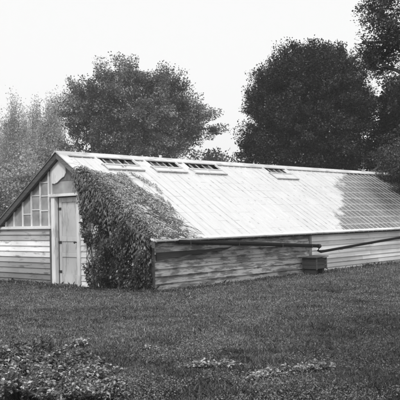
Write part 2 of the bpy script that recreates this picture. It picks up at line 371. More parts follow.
# gable (local plane x = 0, outward -x)
def gz(y): return roof_z(y)-.05
mb = MB(); mb.prism([(3.33, -.1), (5.86, -.1), (5.86, gz(5.86)), (5.2, 1.30), (3.33, 1.30)], 'x', .003, .05, .3)
mb.prism([(.04, -.1), (2.24, -.1), (2.24, gz(2.24)), (.04, gz(.04))], 'x', .003, .05, .3)
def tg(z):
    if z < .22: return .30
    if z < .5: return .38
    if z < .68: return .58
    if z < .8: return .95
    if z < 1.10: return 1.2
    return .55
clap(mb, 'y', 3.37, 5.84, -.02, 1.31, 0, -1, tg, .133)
n = 17
for i in range(n):       # boards right of the door, cut by the roof slope
    z0 = i*.133; z1 = z0+.129
    ymin = max(.04, (z1+.06-EAVE)/SL)
    if ymin > 2.2: break
    t = random.uniform(.85, 1.15)
    vs = [(a, yy, z) for yy in (ymin, 2.24) for a, z in ((0, z0), (-.028, z0), (-.01, z1), (0, z1))]
    mb.add(vs, [(0,1,2,3),(7,6,5,4),(0,4,5,1),(1,5,6,2),(2,6,7,3),(3,7,4,0)], t)
mb.build('gable_boards', M['siding_gable'], gh_root)
# back and left walls
mb = MB(); mb.box(0, LEN, WID-.05, WID, -.1, EAVE-.06, .8)
mb.prism([(0, -.1), (WID, -.1), (WID, EAVE-.07), (MID, RIDGE-.07), (0, EAVE-.07)], 'x', LEN-.05, LEN, .8)
mb.build('rear_boards', M['siding_light'], gh_root)
mb = MB(); mb.box(.1, LEN-.1, .1, WID-.1, .01, .06); mb.build('earth_floor', M['inside'], gh_root)
for yb in (1.0, 4.2):
    mb = MB(); mb.box(.6, LEN-.4, yb-.45, yb+.45, .72, .78, 1)
    for xx in np.arange(1, LEN-1, 2.0): mb.box(xx, xx+.08, yb-.4, yb-.32, .06, .72); mb.box(xx, xx+.08, yb+.32, yb+.4, .06, .72)
    mb.build('potting_bench', M['grey_wood'], gh_root)

# sill, posts, door frame
mb = MB(); mb.box(-.075, .03, 3.30, 5.36, 1.315, 1.385, 1.0); mb.build('sill', M['white_trim'], gh_root, bevel=.005)
mb = MB(); mb.box(-.05, .05, 3.27, 3.355, -.04, 1.312, .6); mb.build('gable_post', M['grey_wood'], gh_root, bevel=.005)
mb = MB(); mb.box(-.065, .05, 3.13, 3.262, -.04, 2.06, 1.05); mb.build('door_post', M['white_trim_v'], gh_root, bevel=.005)
mb = MB(); mb.box(-.055, .05, 2.25, 2.34, -.04, 2.06, .95); mb.build('door_post', M['white_trim_v'], gh_root, bevel=.005)
mb = MB(); mb.box(-.10, .05, 2.16, 3.33, 2.063, 2.125, 1.05); mb.build('lintel', M['white_trim'], gh_root, bevel=.005)
# door
door = MB()
y0, y1 = 2.355, 3.075
for a, b in ((y0, y0+.10), (y1-.10, y1)): door.box(.022, .055, a, b, .04, 2.04, 1)
for a, b in ((.04, .26), (.66, .76), (1.02, 1.14), (1.93, 2.04)): door.box(.023, .055, y0+.102, y1-.102, a, b, 1)
for a, b in ((.262, .658), (.762, 1.018), (1.142, 1.928)):
    door.box(.040, .050, y0+.10, y1-.10, a, b, .92)
d = door.build('door', M['door'], gh_root, bevel=.003)
mb = MB(); mb.tube([(.02, 2.42, 1.0), (-.045, 2.42, 1.0)], [.012, .012]); mb.tube([(-.045, 2.42, 1.0), (-.06, 2.42, 1.0), (-.075, 2.42, 1.0)], [.02, .03, .018], 10)
mb.build('door_knob', M['iron'], d, smooth=True)
for z in (.32, 1.0, 1.78):
    mb = MB(); mb.box(.012, .020, 2.98, 3.10, z-.03, z+.03); mb.build('hinge', M['iron'], d)
mb = MB(); mb.box(.056, .07, 2.30, 3.18, 0, 2.1, .2); mb.build('dark_door_backing', M['dark_wood'], gh_root)  # near-black sheet behind the door keeps the gap beside it dark
mb = MB(); mb.box(-.04, .03, 2.345, 3.125, -.03, .035, 1); mb.build('door_sill', M['grey_wood'], gh_root)

# gable glass: triangle of tall panes with white mullions
yL = [3.40, 3.73, 4.09, 4.45, 4.82, 5.18]
def rz(y): return roof_z(y) - .10
mb = MB(); mb.prism([(3.27, 1.386), (5.22, 1.386), (5.22, rz(5.22)), (3.27, rz(3.27))], 'x', .0, .006); mb.build('gable_glass', M['dirty_glass'], gh_root)
mb = MB(); mb.prism([(2.2, 2.126), (3.27, 2.126), (3.27, 2.42), (2.2, 2.42)], 'x', .0, .006); mb.build('transom_glass', M['dirty_glass'], gh_root)
for y in yL:
    mb = MB(); mb.box(-.03, -.001, y-.02, y+.02, 1.388, rz(y)+.02, .95); mb.build('mullion', M['white_trim_v'], gh_root)
for a, b, z in ((3.42, 3.71, 1.75), (3.42, 3.71, 2.1), (3.75, 4.07, 1.78), (4.11, 4.43, 1.68), (3.42, 3.71, 2.42), (3.75, 4.07, 2.12)):
    mb = MB(); mb.box(-.018, -.001, a, b, z-.011, z+.011, .9); mb.build('glazing_bar', M['white_trim_v'], gh_root)
mb = MB(); mb.box(-.035, -.001, 3.255, 3.30, 2.127, rz(3.27), .8); mb.build('mullion', M['white_trim_v'], gh_root)
# board infill in the peak, with the broken white panel
mb = MB(); mb.prism([(2.2, 2.422), (3.27, 2.422), (3.27, rz(3.27)), (MID, rz(MID)), (2.2, rz(2.2))], 'x', -.006, .02, 1.0)
mb.build('peak_boards', M['grey_wood'], gh_root)
arc = [(3.25, 2.38), (3.16, 2.37), (3.05, 2.40), (2.95, 2.46), (2.87, 2.50), (2.80, 2.52), (2.74, 2.60), (2.74, rz(2.74)-.10), (2.80, rz(2.80)-.03), (MID, rz(MID)-.02), (3.25, rz(3.25)-.005)]
mb = MB(); mb.prism(arc, 'x', -.034, -.012, 1.1); mb.build('peak_panel', M['white_trim_v'], gh_root)

# roof slopes -------------------------------------------------------
BAY = .27; NB = int(LEN/BAY)
nrm = np.array([0, -SL, 1.]); nrm /= np.linalg.norm(nrm)
def R(x, y, o=0.0): return np.array([x, y, EAVE+SL*y]) + nrm*o
vents = [(.95, 2.15), (2.58, 3.72), (4.02, 5.35), (7.6, 8.75)]
VT0, VT1 = 2.89, 2.60      # opening from just under the ridge down to here
def in_vent(x):
    return any(a < x < b for a, b in vents)
rb = MB()
laps = np.arange(-.16, 2.95, .31)
for i in range(NB+1):
    xa = i*BAY; xb = min(xa+BAY, LEN); xm = (xa+xb)/2
    top = VT1 if in_vent(xm) else 2.93
    row = 0; y = -.16
    while y < top-.02:
        y2 = min(y+.31, top); j = random.uniform(-.0025, .0025); s = random.uniform(-.0015, .0015)
        lift0 = .008 + j; lift1 = .006 + s
        tone = random.uniform(.95, 1.03)
        a = R(xa+.004, y, lift0); b = R(xb-.004, y, lift0+random.uniform(-.001, .001)); c = R(xb-.004, y2+.012, lift1); d_ = R(xa+.004, y2+.012, lift1)
        dn = nrm*.004
        if xm > 6: tone *= random.uniform(.75, 1.2)
        rb.add([a, b, c, d_, a-dn, b-dn, c-dn, d_-dn], [(0,1,2,3),(7,6,5,4),(0,4,5,1),(1,5,6,2),(2,6,7,3),(3,7,4,0)], tone)
        y = y2; row += 1
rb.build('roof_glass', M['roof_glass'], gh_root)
for i in range(NB+2):
    x = min(i*BAY, LEN); top = VT1 if in_vent(x) else 2.93
    mb = MB(); mb.bar(R(x, -.165, .009), R(x, top, .009), .02, .02, up=nrm, tone=random.uniform(.78, .95)); mb.build('rafter_bar', M['white_trim'], gh_root)
# rafters beneath and rear slope
mb = MB()
for x in np.arange(.3, LEN, .81): mb.bar(R(x, 0, -.05), R(x, 2.93, -.05), .04, .08, up=nrm, tone=1)
mb.bar(R(.05, 1.5, -.12), R(LEN-.05, 1.5, -.12), .06, .08); mb.build('rafters', M['grey_wood'], gh_root)
mb = MB()
for i in range(NB+1):
    xa = i*BAY; xb = min(xa+BAY, LEN)
    def R2(x, y, o=0.0): p = R(x, y, o); return np.array([p[0], WID-p[1], p[2]])
    for k in range(5):
        ya = -.16+k*.618; yb = ya+.618
        a = [R2(xa, ya, .014), R2(xb, ya, .014), R2(xb, yb, .006), R2(xa, yb, .006)]; dn = np.array([0, nrm[1], -nrm[2]])*.004
        mb.add(a+[p+dn for p in a], [(0,1,2,3),(7,6,5,4),(0,4,5,1),(1,5,6,2),(2,6,7,3),(3,7,4,0)], .95)
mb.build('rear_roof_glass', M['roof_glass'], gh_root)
# ridge cap, rakes
mb = MB(); mb.prism([(MID-.13, RIDGE-.045), (MID, RIDGE+.045), (MID+.13, RIDGE-.045), (MID+.13, RIDGE-.02), (MID+.02, RIDGE+.075), (MID-.02, RIDGE+.075), (MID-.13, RIDGE-.02)], 'x', -.16, LEN+.1, .9)
mb.build('ridge_cap', M['white_trim'], gh_root)
def rake(sign, mat, w, tone, x0=-.14, x1=-.045, name='rake_board', up=0.035, dn=-.11):
    y0, z0 = -.17, EAVE-.17*SL
    P = [(y0, z0+dn), (MID, RIDGE+dn), (MID, RIDGE+up), (y0, z0+up)]
    if sign < 0: P = [(WID-a, b) for a, b in P]
    m_ = MB(); m_.prism(P, 'x', x0, x1, tone); return m_.build(name, mat, gh_root)
rake(-1, M['rake_wood'], .1, .9, -.13, -.055)
rake(1, M['rake_wood'], .1, 1.6, -.13, -.055)
rake(1, M['white_trim'], .1, 1.0, -.15, .09, 'verge_strip', .062, .037)
rake(-1, M['rake_wood'], .1, 1.9, -.15, .09, 'verge_strip', .062, .037)
# soffit between rake and gable wall
mb = MB(); mb.prism([(MID, RIDGE-.03), (WID+.15, EAVE-.15*SL-.03), (WID+.15, EAVE-.15*SL-.01), (MID, RIDGE-.01)], 'x', -.054, .04, 1)
mb.prism([(MID-.003, RIDGE-.03), (-.15, EAVE-.15*SL-.03), (-.15, EAVE-.15*SL-.01), (MID-.003, RIDGE-.01)], 'x', -.054, .04, 1)
mb.build('soffit', M['rake_wood'], gh_root)

# roof vents: sash slid down below its opening
for k, (a, b) in enumerate(vents):
    mb = MB()
    mb.bar(R(a-.02, VT1-.01, .03), R(a-.02, VT0+.02, .03), .028, .05, up=nrm); mb.bar(R(b+.02, VT1-.01, .03), R(b+.02, VT0+.02, .03), .028, .05, up=nrm)
    mb.bar(R(a-.04, VT1, .022), R(b+.04, VT1, .022), .025, .03, up=nrm)
    fr = mb.build('vent_frame', M['white_trim'], gh_root)
    nb = 4 if k < 3 else 3
    for q in range(1, nb+1):
        xx = a+(b-a)*q/(nb+1); mb = MB(); mb.bar(R(xx, VT1-.02, -.004), R(xx, VT0+.04, -.004), .018, .022, up=nrm, tone=.7); mb.build('vent_bar', M['white_trim'], gh_root)
    for q in range(nb+1):
        if random.random() < .45: continue          # some panes are gone
        xa_ = a+(b-a)*q/(nb+1)+.012; xb_ = a+(b-a)*(q+1)/(nb+1)-.012; p = [R(xa_, VT1, -.012), R(xb_, VT1, -.012), R(xb_, VT0+.03, -.02), R(xa_, VT0+random.uniform(-.12, .03), -.02)]
        mb = MB(); mb.add(p+[w_-nrm*.004 for w_ in p], [(0,1,2,3),(7,6,5,4),(0,4,5,1),(1,5,6,2),(2,6,7,3),(3,7,4,0)], 1); mb.build('vent_pane', M['vent_glass'], gh_root)
    s0, s1 = VT1-.035, VT1-.22
    if k == 3: s1 -= .08
    mb = MB()
    for xx in (a+.03, b-.03, (a+b)/2): mb.bar(R(xx, s1, .04), R(xx, s0, .04), .025, .03, up=nrm, tone=.85)
    mb.bar(R(a, s1, .041), R(b, s1, .041), .03, .03, up=nrm, tone=.6); mb.bar(R(a, s0, .041), R(b, s0, .041), .04, .034, up=nrm, tone=.85)
    sash = mb.build('vent_sash', M['white_trim'], gh_root)
    mb = MB(); p = [R(a+.04, s1+.02, .04), R(b-.04, s1+.02, .04), R(b-.04, s0-.02, .04), R(a+.04, s0-.02, .04)]
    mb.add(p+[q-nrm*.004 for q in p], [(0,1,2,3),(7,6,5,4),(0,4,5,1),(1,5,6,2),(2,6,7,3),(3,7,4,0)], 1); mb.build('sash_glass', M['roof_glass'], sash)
for x in (3.3, 4.55):
    mb = MB(); mb.box(x-.03, x+.03, MID-.025, MID+.025, RIDGE+.076, RIDGE+.14, 1)
    mb.build('ridge_cleat', M['white_trim'], gh_root, bevel=.005)

# drain pipes along the wall, and brackets
mb = MB(); mb.tube([(.64, -.19, 1.005), (1.8, -.195, .935), (3.2, -.19, .865), (4.6, -.195, .785), (5.95, -.19, .705)], [.045, .045, .047, .045, .045], 12)
dp = mb.build('drain_pipe', M['pipe'], gh_root, smooth=True)
mb = MB(); mb.tube([(5.93, -.19, .706), (6.03, -.19, .70)], [.052, .052], 12); mb.build('pipe_collar', M['iron'], dp)
mb = MB(); mb.tube([(6.10, -.12, .66), (6.02, -.13, .58), (6.16, -.13, .545), (8.2, -.13, .655), (10.5, -.13, .775), (13.5, -.13, .93)], [.03, .034, .036, .036, .036, .036], 12)
dp2 = mb.build('drain_pipe', M['pipe'], gh_root, smooth=True)
for x in (.95, 2.6, 4.3, 5.6):
    z = 1.005-(x-.64)*.0565
    mb = MB(); mb.box(x-.015, x+.015, -.235, -.025, z-.055, z-.047); mb.box(x-.015, x+.015, -.245, -.236, z-.055, z+.03); mb.build('pipe_bracket', M['iron'], gh_root)
for x in (7.2, 8.9, 10.6, 12.3):
    z = .545+(x-6.16)*.0525
    mb = MB(); mb.box(x-.012, x+.012, -.175, -.025, z-.045, z-.038); mb.build('pipe_bracket', M['iron'], gh_root)

# ------------------------------------------------------------------ rain box by the wall
bx_ = empty('water_box', W(5.33, -.09, 0), ROT)
tag(bx_, 'small dark plank box raised against the wall below the pipe ends', 'box')
mb = MB()
for z0, z1 in ((.14, .235), (.24, .33), (.335, .42)):
    t = random.uniform(.7, 1.2); e = random.uniform(-.006, .006)
    mb.box(0, .48, -.42+e, -.395, z0, z1, t); mb.box(0, .48, -.025, 0, z0, z1, t); mb.box(.002+e, .027, -.394, -.026, z0, z1, t*.9); mb.box(.453, .478, -.394, -.026, z0, z1, t)
mb.build('box_sides', M['dark_wood'], bx_, bevel=.004)
for xx in (-.008, .44):
    mb = MB(); mb.box(xx, xx+.045, -.448, -.426, .12, .425, 1.7); mb.build('batten', M['dark_wood'], bx_, bevel=.004)
mb = MB()
for a, b in ((-.47, -.32), (-.31, -.17), (-.16, -.01)): mb.bar((-.05, (a+b)/2, .437), (.53, (a+b)/2, .455), b-a, .02, tone=random.uniform(1.6, 2.8))
mb.build('lid', M['dark_wood'], bx_, bevel=.004)
for xx in (.04, .36):
    mb = MB(); mb.box(xx, xx+.09, -.38, -.05, -.05, .138, .8); mb.build('foot_block', M['dark_wood'], bx_, bevel=.006)

# ------------------------------------------------------------------ climbing vine
vine = empty('climbing_vine', W(-.1, 1.2, 0), ROT)
tag(vine, 'dense leafy vine smothering the door side gable wall and spilling over the roof', 'vine')
def to_v(P): return P - np.array([-.1, 1.2, 0])
def build_vine():
    Vs = []; Fs = []; Ts = []; base = 0
    def put(P, D, N, S, t, wide):
        nonlocal base
        V, Fc, T = leaves(P, D, N, S, t, LEAF8, wide); Vs.append(V); Fs.append(Fc+base); Ts.append(T); base += len(V)
    # gable curtain
    n = 44000
    y = rng.uniform(-.12, 2.6, n); z = rng.uniform(0.0, 2.9, n)
    ztop = EAVE + SL*y + .10
    left = np.interp(z, [0, 1.1, 1.35, 1.95, 2.1, 2.9], [1.86, 1.90, 2.04, 2.10, 2.24, 2.24]) + .12*vnoise(z*3, z*0+3, 2.0)
    strip = (z < 1.0) & (y > 1.60) & (y < 1.68)          # wall shows through between the strands
    gap = (vnoise(y+4, z, 2.6) < -.30) & (z < 1.6) & (y > 1.5)
    gap2 = (vnoise(y+1, z+8, 3.6) + .25*z < -.10) & (y > 1.45) & (z < 1.2)
    keep = (z < ztop) & (y < left) & ~strip & ~gap & ~gap2
    y, z, ztop = y[keep], z[keep], ztop[keep]; n = len(y)
    bulge = .04 + .55*np.clip(.42+.8*vnoise(y, z, 3.1)+.9*vnoise(y, z*.35+4, 9), .03, 1) * np.clip(z/.5+.35, 0, 1) * np.clip((2.3-y)/.9, .12, 1)
    dep = bulge * rng.random(n)**.6 + .02
    P = np.stack([-dep, y, z], -1)
    D = np.stack([-.35-.5*rng.random(n), rng.normal(0, .55, n), -.9+rng.normal(0, .4, n)], -1)
    N = np.stack([-1+rng.normal(0, .4, n), rng.normal(0, .6, n), .35+rng.normal(0, .5, n)], -1)
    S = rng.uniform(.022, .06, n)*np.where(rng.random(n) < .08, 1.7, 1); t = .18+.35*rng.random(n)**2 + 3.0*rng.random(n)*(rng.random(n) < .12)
    put(P, D, N, S, t, .8)
    # roof sheet (outline in roof coordinates x along, y up slope)
    poly = np.array([(-.14, -.16), (.15, -.10), (.9, -.02), (1.42, .28), (1.62, .75), (1.85, 1.25), (2.02, 1.75), (1.88, 1.95), (1.70, 2.2), (1.62, 2.62), (1.42, 2.60), (1.25, 2.25), (.85, 2.15), (.45, 2.2), (.05, 2.28), (-.16, 2.2)])
    def inside(x, y):
        c = np.zeros(len(x), bool)
        for i in range(len(poly)):
            x1, y1 = poly[i]; x2, y2 = poly[(i+1) % len(poly)]
            hit = ((y1 > y) != (y2 > y)) & (x < (x2-x1)*(y-y1)/(y2-y1+1e-12)+x1); c ^= hit
        return c
    n = 44000
    x = rng.uniform(-.25, 2.3, n); y = rng.uniform(-.28, 2.9, n)
    xe = x + .28*vnoise(x*2, y*2, 1.5) + .15*vnoise(x, y, 6); ye = y + .15*vnoise(x+5, y, 4)
    hole = ((x > .55+.1*np.sin(y*6)) & (x < .86) & (y > .12) & (y < 1.1)) | (vnoise(x+2, y+6, 5) < -.37) | ((x > .7) & (vnoise(x*1.0+y*.3, y*.25, 7) < -.18)) | (vnoise(x, y+9, 9) < -.30)
    keep = inside(xe, ye) & ~hole & (rng.random(n) < np.clip(1.25-.5*x, .3, 1))
    x, y = x[keep], y[keep]; n = len(x)
    th = (.03+.15*(.5+vnoise(x, y, 2.2)))*np.clip(1.15-.6*x, .12, 1)*rng.random(n)
    P = np.stack([x, y, EAVE+SL*y], -1) + nrm*(.03+th)[:, None]
    D = np.stack([.5*rng.normal(0, 1, n), -.8+rng.normal(0, .5, n), -.5+.3*rng.normal(0, 1, n)], -1)
    N = np.stack([rng.normal(0, .45, n), -.5+rng.normal(0, .45, n), 1+0*x], -1)
    put(P, D, N, rng.uniform(.03, .06, n), .8+7.0*rng.random(n)**1.5, .5)  # roof leaves paler than the gable's: dry growth plus painted skylight
    # shaggy fringe hanging over rake and corner
    n = 3500
    s = rng.random(n); y = -.15+2.3*s; k = rng.random(n)**1.6
    P = np.stack([-.12-.22*rng.random(n), y, EAVE+SL*y+.12-k*(.25+.5*rng.random(n))], -1)
    D = np.stack([-.3+rng.normal(0, .2, n), rng.normal(0, .35, n), -1+0*y], -1); N = np.stack([-1+0*y, rng.normal(0, .5, n), .4+0*y], -1)
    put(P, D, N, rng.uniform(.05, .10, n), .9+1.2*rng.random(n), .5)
    # ragged edge where the curtain turns on to the roof
    n = 5200
    y = rng.uniform(-.12, 2.2, n); x = rng.uniform(-.26, .16, n)
    P = np.stack([x, y, EAVE+SL*y+.05+.13*rng.random(n)-.25*np.clip(-.1-x, 0, 1)], -1)
    D = np.stack([-.8+rng.normal(0, .5, n), rng.normal(0, .6, n), -.5+rng.normal(0, .3, n)], -1); N = np.stack([-.5+rng.normal(0, .4, n), rng.normal(0, .5, n), 1+0*y], -1)
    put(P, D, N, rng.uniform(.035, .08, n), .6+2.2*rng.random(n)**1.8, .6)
    V = to_v(np.concatenate(Vs)); Fc = fix_tris(np.concatenate(Fs)); T = np.concatenate(Ts)
    np_mesh('foliage', V, Fc, T, M['vine_leaf'], vine)
    st = MB()
    for i in range(46):
        y = rng.uniform(.05, 1.85); pts = [(-.05-.05*rng.random(), y, -.02)]
        top = min(EAVE+SL*y, 2.6); z = 0
        while z < top:
            z += .22; y += rng.normal(0, .05); y = min(max(y, 0), 1.98); pts.append((-.05-.10*rng.random(), y, min(z, roof_z(y)+.05)))
        r0 = rng.uniform(.006, .016); st.tube([to_v(np.array(p)) for p in pts], list(np.linspace(r0, .004, len(pts))), 5)
    for i in range(80):
        x = rng.uniform(-.05, .9); y = rng.uniform(-.05, 2.3); pts = []
        dx, dy = rng.uniform(.03, .12), rng.uniform(-.12, .06)
        for k in range(11):
            pts.append(to_v(R(x, max(y, -.15), .03+.05*rng.random()))); x += dx+rng.normal(0, .03); y += dy+rng.normal(0, .05)
            if x > 1.6 or y > 2.2: break
        if len(pts) > 2: st.tube(pts, list(np.linspace(.009, .003, len(pts))), 5)
    st.build('stems', M['vine_stem'], vine, smooth=True)
build_vine()

# ------------------------------------------------------------------ trees
def px(pxx, pyy, depth):
    """world point at horizontal distance `depth` seen near that picture position (used once to lay out real positions)"""
    d = M3 @ np.array([pxx-200, 200-pyy, -F]); t = depth/d[1]; return EYE + d*t

def tree(name, label, cat, base, lobes, nclus, nleaf, lsize, mat, bark, trunk_r, spread=.35, group=None,
         shell=.55, droop=.0, flat=1.0, tone_rng=(.7, 1.5), trunk_top=.6, limb_n=14, seed=1, upright=0.0, lean=(0, 0), clump=1.5):
    g = np.random.default_rng(seed)
    root = empty(name, tuple(base)); tag(root, label, cat, group)
    L = np.array(lobes, float)                       # cx, cy, cz, rx, ry, rz relative to base
    vol = (L[:, 3]*L[:, 4]*L[:, 5])**.65; pr = vol/vol.sum()
    Cs = []; LI = []
    for i in g.choice(len(L), nclus, p=pr):
        d = g.normal(0, 1, 3); d /= np.linalg.norm(d); r = g.random()**(1/3)
        r = r*(1-shell)+shell*g.uniform(.72, 1.02)
        Cs.append(L[i, :3]+d*r*L[i, 3:]); LI.append(i)
    Cs = np.array(Cs); LI = np.array(LI); Cs[:, 2] = np.maximum(Cs[:, 2], .15)
    # wood
    mb = MB(); H = (L[:, 2]+L[:, 5]).max(); top = H*trunk_top
    T = [np.array([lean[0]*k/6+.04*H*.15*g.normal()*(k > 0), lean[1]*k/6+.04*H*.15*g.normal()*(k > 0), top*k/6-(.15 if k == 0 else 0)]) for k in range(7)]
    mb.tube(T, list(np.linspace(trunk_r, trunk_r*.4, 7)), 9)
    for li in range(len(L)):
        c = L[li, :3]; s = T[int(np.clip(round((c[2]-L[li, 5]*.5)/top*6), 1, 6))]
        if np.linalg.norm(c-s) < .3: continue
        m_ = (s+c)/2+np.array([0, 0, -.08*np.linalg.norm(c-s)])+g.normal(0, .1, 3)
        mb.tube([s, m_, c], [trunk_r*.42, trunk_r*.3, trunk_r*.16], 6)
    br = g.choice(nclus, min(nclus, limb_n*len(L)), replace=False)
    for k in br:
        c = L[LI[k], :3]+g.normal(0, .15, 3)*L[LI[k], 3:]; e = Cs[k]
        mb.tube([c, (c+e)/2+g.normal(0, .12, 3), e], [trunk_r*.14, trunk_r*.09, trunk_r*.03], 4)
    mb.build('trunk', bark, root, smooth=True)
    # leaves gathered in sprays round the cluster centres
    ci = g.integers(0, nclus, nleaf); cs = spread*g.uniform(.6, 1.4, nclus)
    od = unit(Cs-L[LI, :3]+np.array([0, 0, .15]))[ci]
    nrml = lambda *sh: np.clip(g.normal(0, 1, sh if len(sh) > 1 else sh[0]), -1.5, 1.5)
    off = .66*nrml(nleaf, 3)*cs[ci][:, None]*np.array([1, 1, .75*flat]) + od*((.05+1.15*nrml(nleaf))*cs[ci])[:, None]
    if upright: off[:, 2] *= upright
    P = Cs[ci]+off; P[:, 2] -= droop*np.abs(g.normal(0, 1, nleaf))
    P[:, 2] = np.maximum(P[:, 2], .05)
    D = off/spread+g.normal(0, .7, (nleaf, 3))+np.array([0, 0, -.3-droop*2+(1.2 if upright else 0)])
    N = g.normal(0, .6, (nleaf, 3))+np.array([0, 0, 1.])
    ct = .4+.35*(1.5-clump)+clump*g.random(nclus)**1.4
    t = (tone_rng[0]+(tone_rng[1]-tone_rng[0])*g.random(nleaf)**1.3)*ct[ci]*np.where(g.random(nleaf) < .06, 3.0, 1)  # a few random leaves coloured bright as painted glints
    V, Fc, T_ = leaves(P, D, N, lsize*g.uniform(.6, 1.3, nleaf), t)
    np_mesh('crown', V, Fc, T_, mat, root)
    return root

def lob(base, depth, items):
    """items: px, py, rx px, rz px, ry metres, depth offset -> lobes relative to base"""
    out = []
    for a, b, rx_, rz_, ry, dd in items:
        d = depth+dd; p = px(a, b, d)-np.array(base); s = d/F
        out.append((p[0], p[1], p[2], rx_*s, ry, rz_*s))
    return out
def gbase(pxx, depth): p = px(pxx, 220, depth); return (p[0], p[1], 0.0)

# broad tree behind the greenhouse, middle left
b = gbase(138, 58)
tree('broadleaf_tree', 'broad loose crowned tree rising behind the greenhouse vents, left of centre', 'tree', b, lob(b, 58, [
    (130, 100, 40, 37, 3.6, 0), (96, 112, 28, 28, 2.6, .5), (165, 108, 32, 28, 2.8, -.5), (194, 120, 20, 13, 1.6, .4), (130, 74, 14, 10, 1.2, 0), (164, 92, 20, 16, 1.6, 0), (88, 98, 18, 17, 1.5, 0), (186, 110, 17, 13, 1.4, 0), (66, 112, 10, 12, 1, 0), (182, 134, 18, 13, 1.5, 0), (166, 128, 24, 22, 2, -1), (140, 128, 36, 26, 2.4, -2), (213, 128, 10, 6, .8, 0),
    (140, 152, 46, 28, 4, 0), (78, 104, 14, 15, 1.4, 0), (108, 80, 16, 12, 1.4, 0), (150, 82, 16, 12, 1.3, 0), (88, 156, 34, 38, 2.6, 0), (208, 122, 9, 5, .8, 0), (182, 100, 13, 9, 1.1, 0)]),
    480, 165000, .125, M['leaf_mid'], M['bark'], .36, spread=.38, shell=.62, seed=3, trunk_top=.75, tone_rng=(.6, 1.9))
# left row, pale and upright
for i, (cx, top, w_, dep, lab, nl) in enumerate((
        (-14, 118, 20, 105, 'pale upright tree at the left edge of the photo, outermost of the thin spired row', 11000),
        (12, 102, 19, 100, 'pale thin spired tree beyond the left end of the greenhouse, tallest of its row', 13000),
        (34, 106, 16, 108, 'pale narrow feathery tree between the tallest spired one and the broad tree', 11000),
        (53, 97, 16, 92, 'greyish upright tree directly beside the broad tree, just left of the roof peak', 12000))):
    b = gbase(cx, dep); hh = (225-top)
    its = [(cx, top+hh*.62, w_, hh*.36, w_*dep/F*.9, 0), (cx-w_*.45, top+hh*.34, w_*.42, hh*.27, .8, .3), (cx+w_*.4, top+hh*.40, w_*.42, hh*.27, .8, -.3), (cx+w_*.05, top+hh*.22, w_*.32, hh*.20, .6, 0), (cx, top+hh*.85, w_*1.1, hh*.2, 1.2, 0)]
    tree('spired_tree', lab, 'tree', b, lob(b, dep, its), 210, int(nl*3), .16, M['leaf_pale'], M['bark_pale'], .22, spread=.52, shell=.4, group='pale upright trees beyond the left end', seed=20+i, upright=2.0, trunk_top=.85, tone_rng=(.6, 1.5), limb_n=10)
# undergrowth left, in front of row
for i, (cx, topy, w_, dep, lab) in enumerate(((-22, 165, 26, 46, 'rounded grey bush at the far left edge under the spired trees'), (8, 160, 30, 50, 'wide grey bush outside the left roof edge, under the tallest spired tree'), (46, 150, 24, 44, 'tall bushy shrub behind the sloping rake board near the roof peak'))):
    b = gbase(cx, dep)
    tree('tall_shrub', lab, 'shrub', b, lob(b, dep, [(cx, 205, w_, 22, 1.5, 0), (cx-8, topy+26, w_*.7, 24, 1.3, 0), (cx+9, topy+32, w_*.6, 24, 1.3, .5)]), 170, 30000, .12, M['leaf_pale'], M['bark'], .10, spread=.34, shell=.4, group='shrubs beyond the left end', seed=40+i, tone_rng=(.6, 1.3), limb_n=12)
# small far trees right of the broad one
for i, (cx, top, w_, lab) in enumerate(((198, 155, 8, 'small dark far off tree just above the ridge, under the broad tree\'s right limb'), (212, 151, 9, 'small dark far off tree above the ridge, middle of three'), (226, 158, 7, 'lowest small far off tree beside the open sky gap above the ridge'))):
    b = gbase(cx, 75)
    tree('distant_tree', lab, 'tree', b, lob(b, 75, [(cx, (top+225)/2+8, w_, (225-top)/2-6, .9, 0), (cx-2, top+12, w_*.7, 11, .7, 0)]), 60, 4500, .24, M['leaf_mid'], M['bark'], .15, spread=.35, group='small far off trees above the ridge', seed=60+i, tone_rng=(.5, 1.1), limb_n=8)
# big dark tree right
b = gbase(312, 38)
tree('dark_round_tree', 'large dense dark tree with a rounded crown behind the far half of the roof', 'tree', b, lob(b, 38, [
    (310, 112, 58, 64, 3.2, 0), (270, 100, 20, 26, 1.5, 0), (270, 132, 27, 38, 2.0, 0), (354, 128, 26, 42, 2.0, 0), (286, 82, 28, 32, 2.0, 0), (336, 80, 27, 33, 2.0, 0), (254, 150, 15, 19, 1.2, 0), (304, 66, 28, 20, 1.8, 0),
    (300, 160, 52, 30, 2.6, 0), (348, 168, 38, 34, 2.2, 0), (264, 108, 13, 15, 1, 0), (326, 130, 34, 30, 2.0, -1.2), (300, 130, 34, 34, 2.0, -1.4), (344, 92, 22, 26, 1.6, -.6)]),
    780, 290000, .085, M['leaf_dark'], M['bark'], .34, spread=.25, shell=.6, seed=5, tone_rng=(.4, 2.0), clump=.6)
# evergreen mass, far right
b = gbase(404, 37)
tree('evergreen_tree', 'black evergreen with a domed top at the right edge, under the overhanging leafy boughs', 'tree', b, lob(b, 37, [
    (402, 112, 22, 26, 1.5, 0), (398, 140, 26, 30, 1.6, 0), (412, 130, 30, 44, 1.8, 0), (398, 172, 30, 32, 1.8, 0), (420, 190, 34, 30, 1.6, 0)]),
    380, 60000, .14, M['needle'], M['bark'], .22, spread=.20, shell=.55, seed=6, tone_rng=(.5, 1.8))
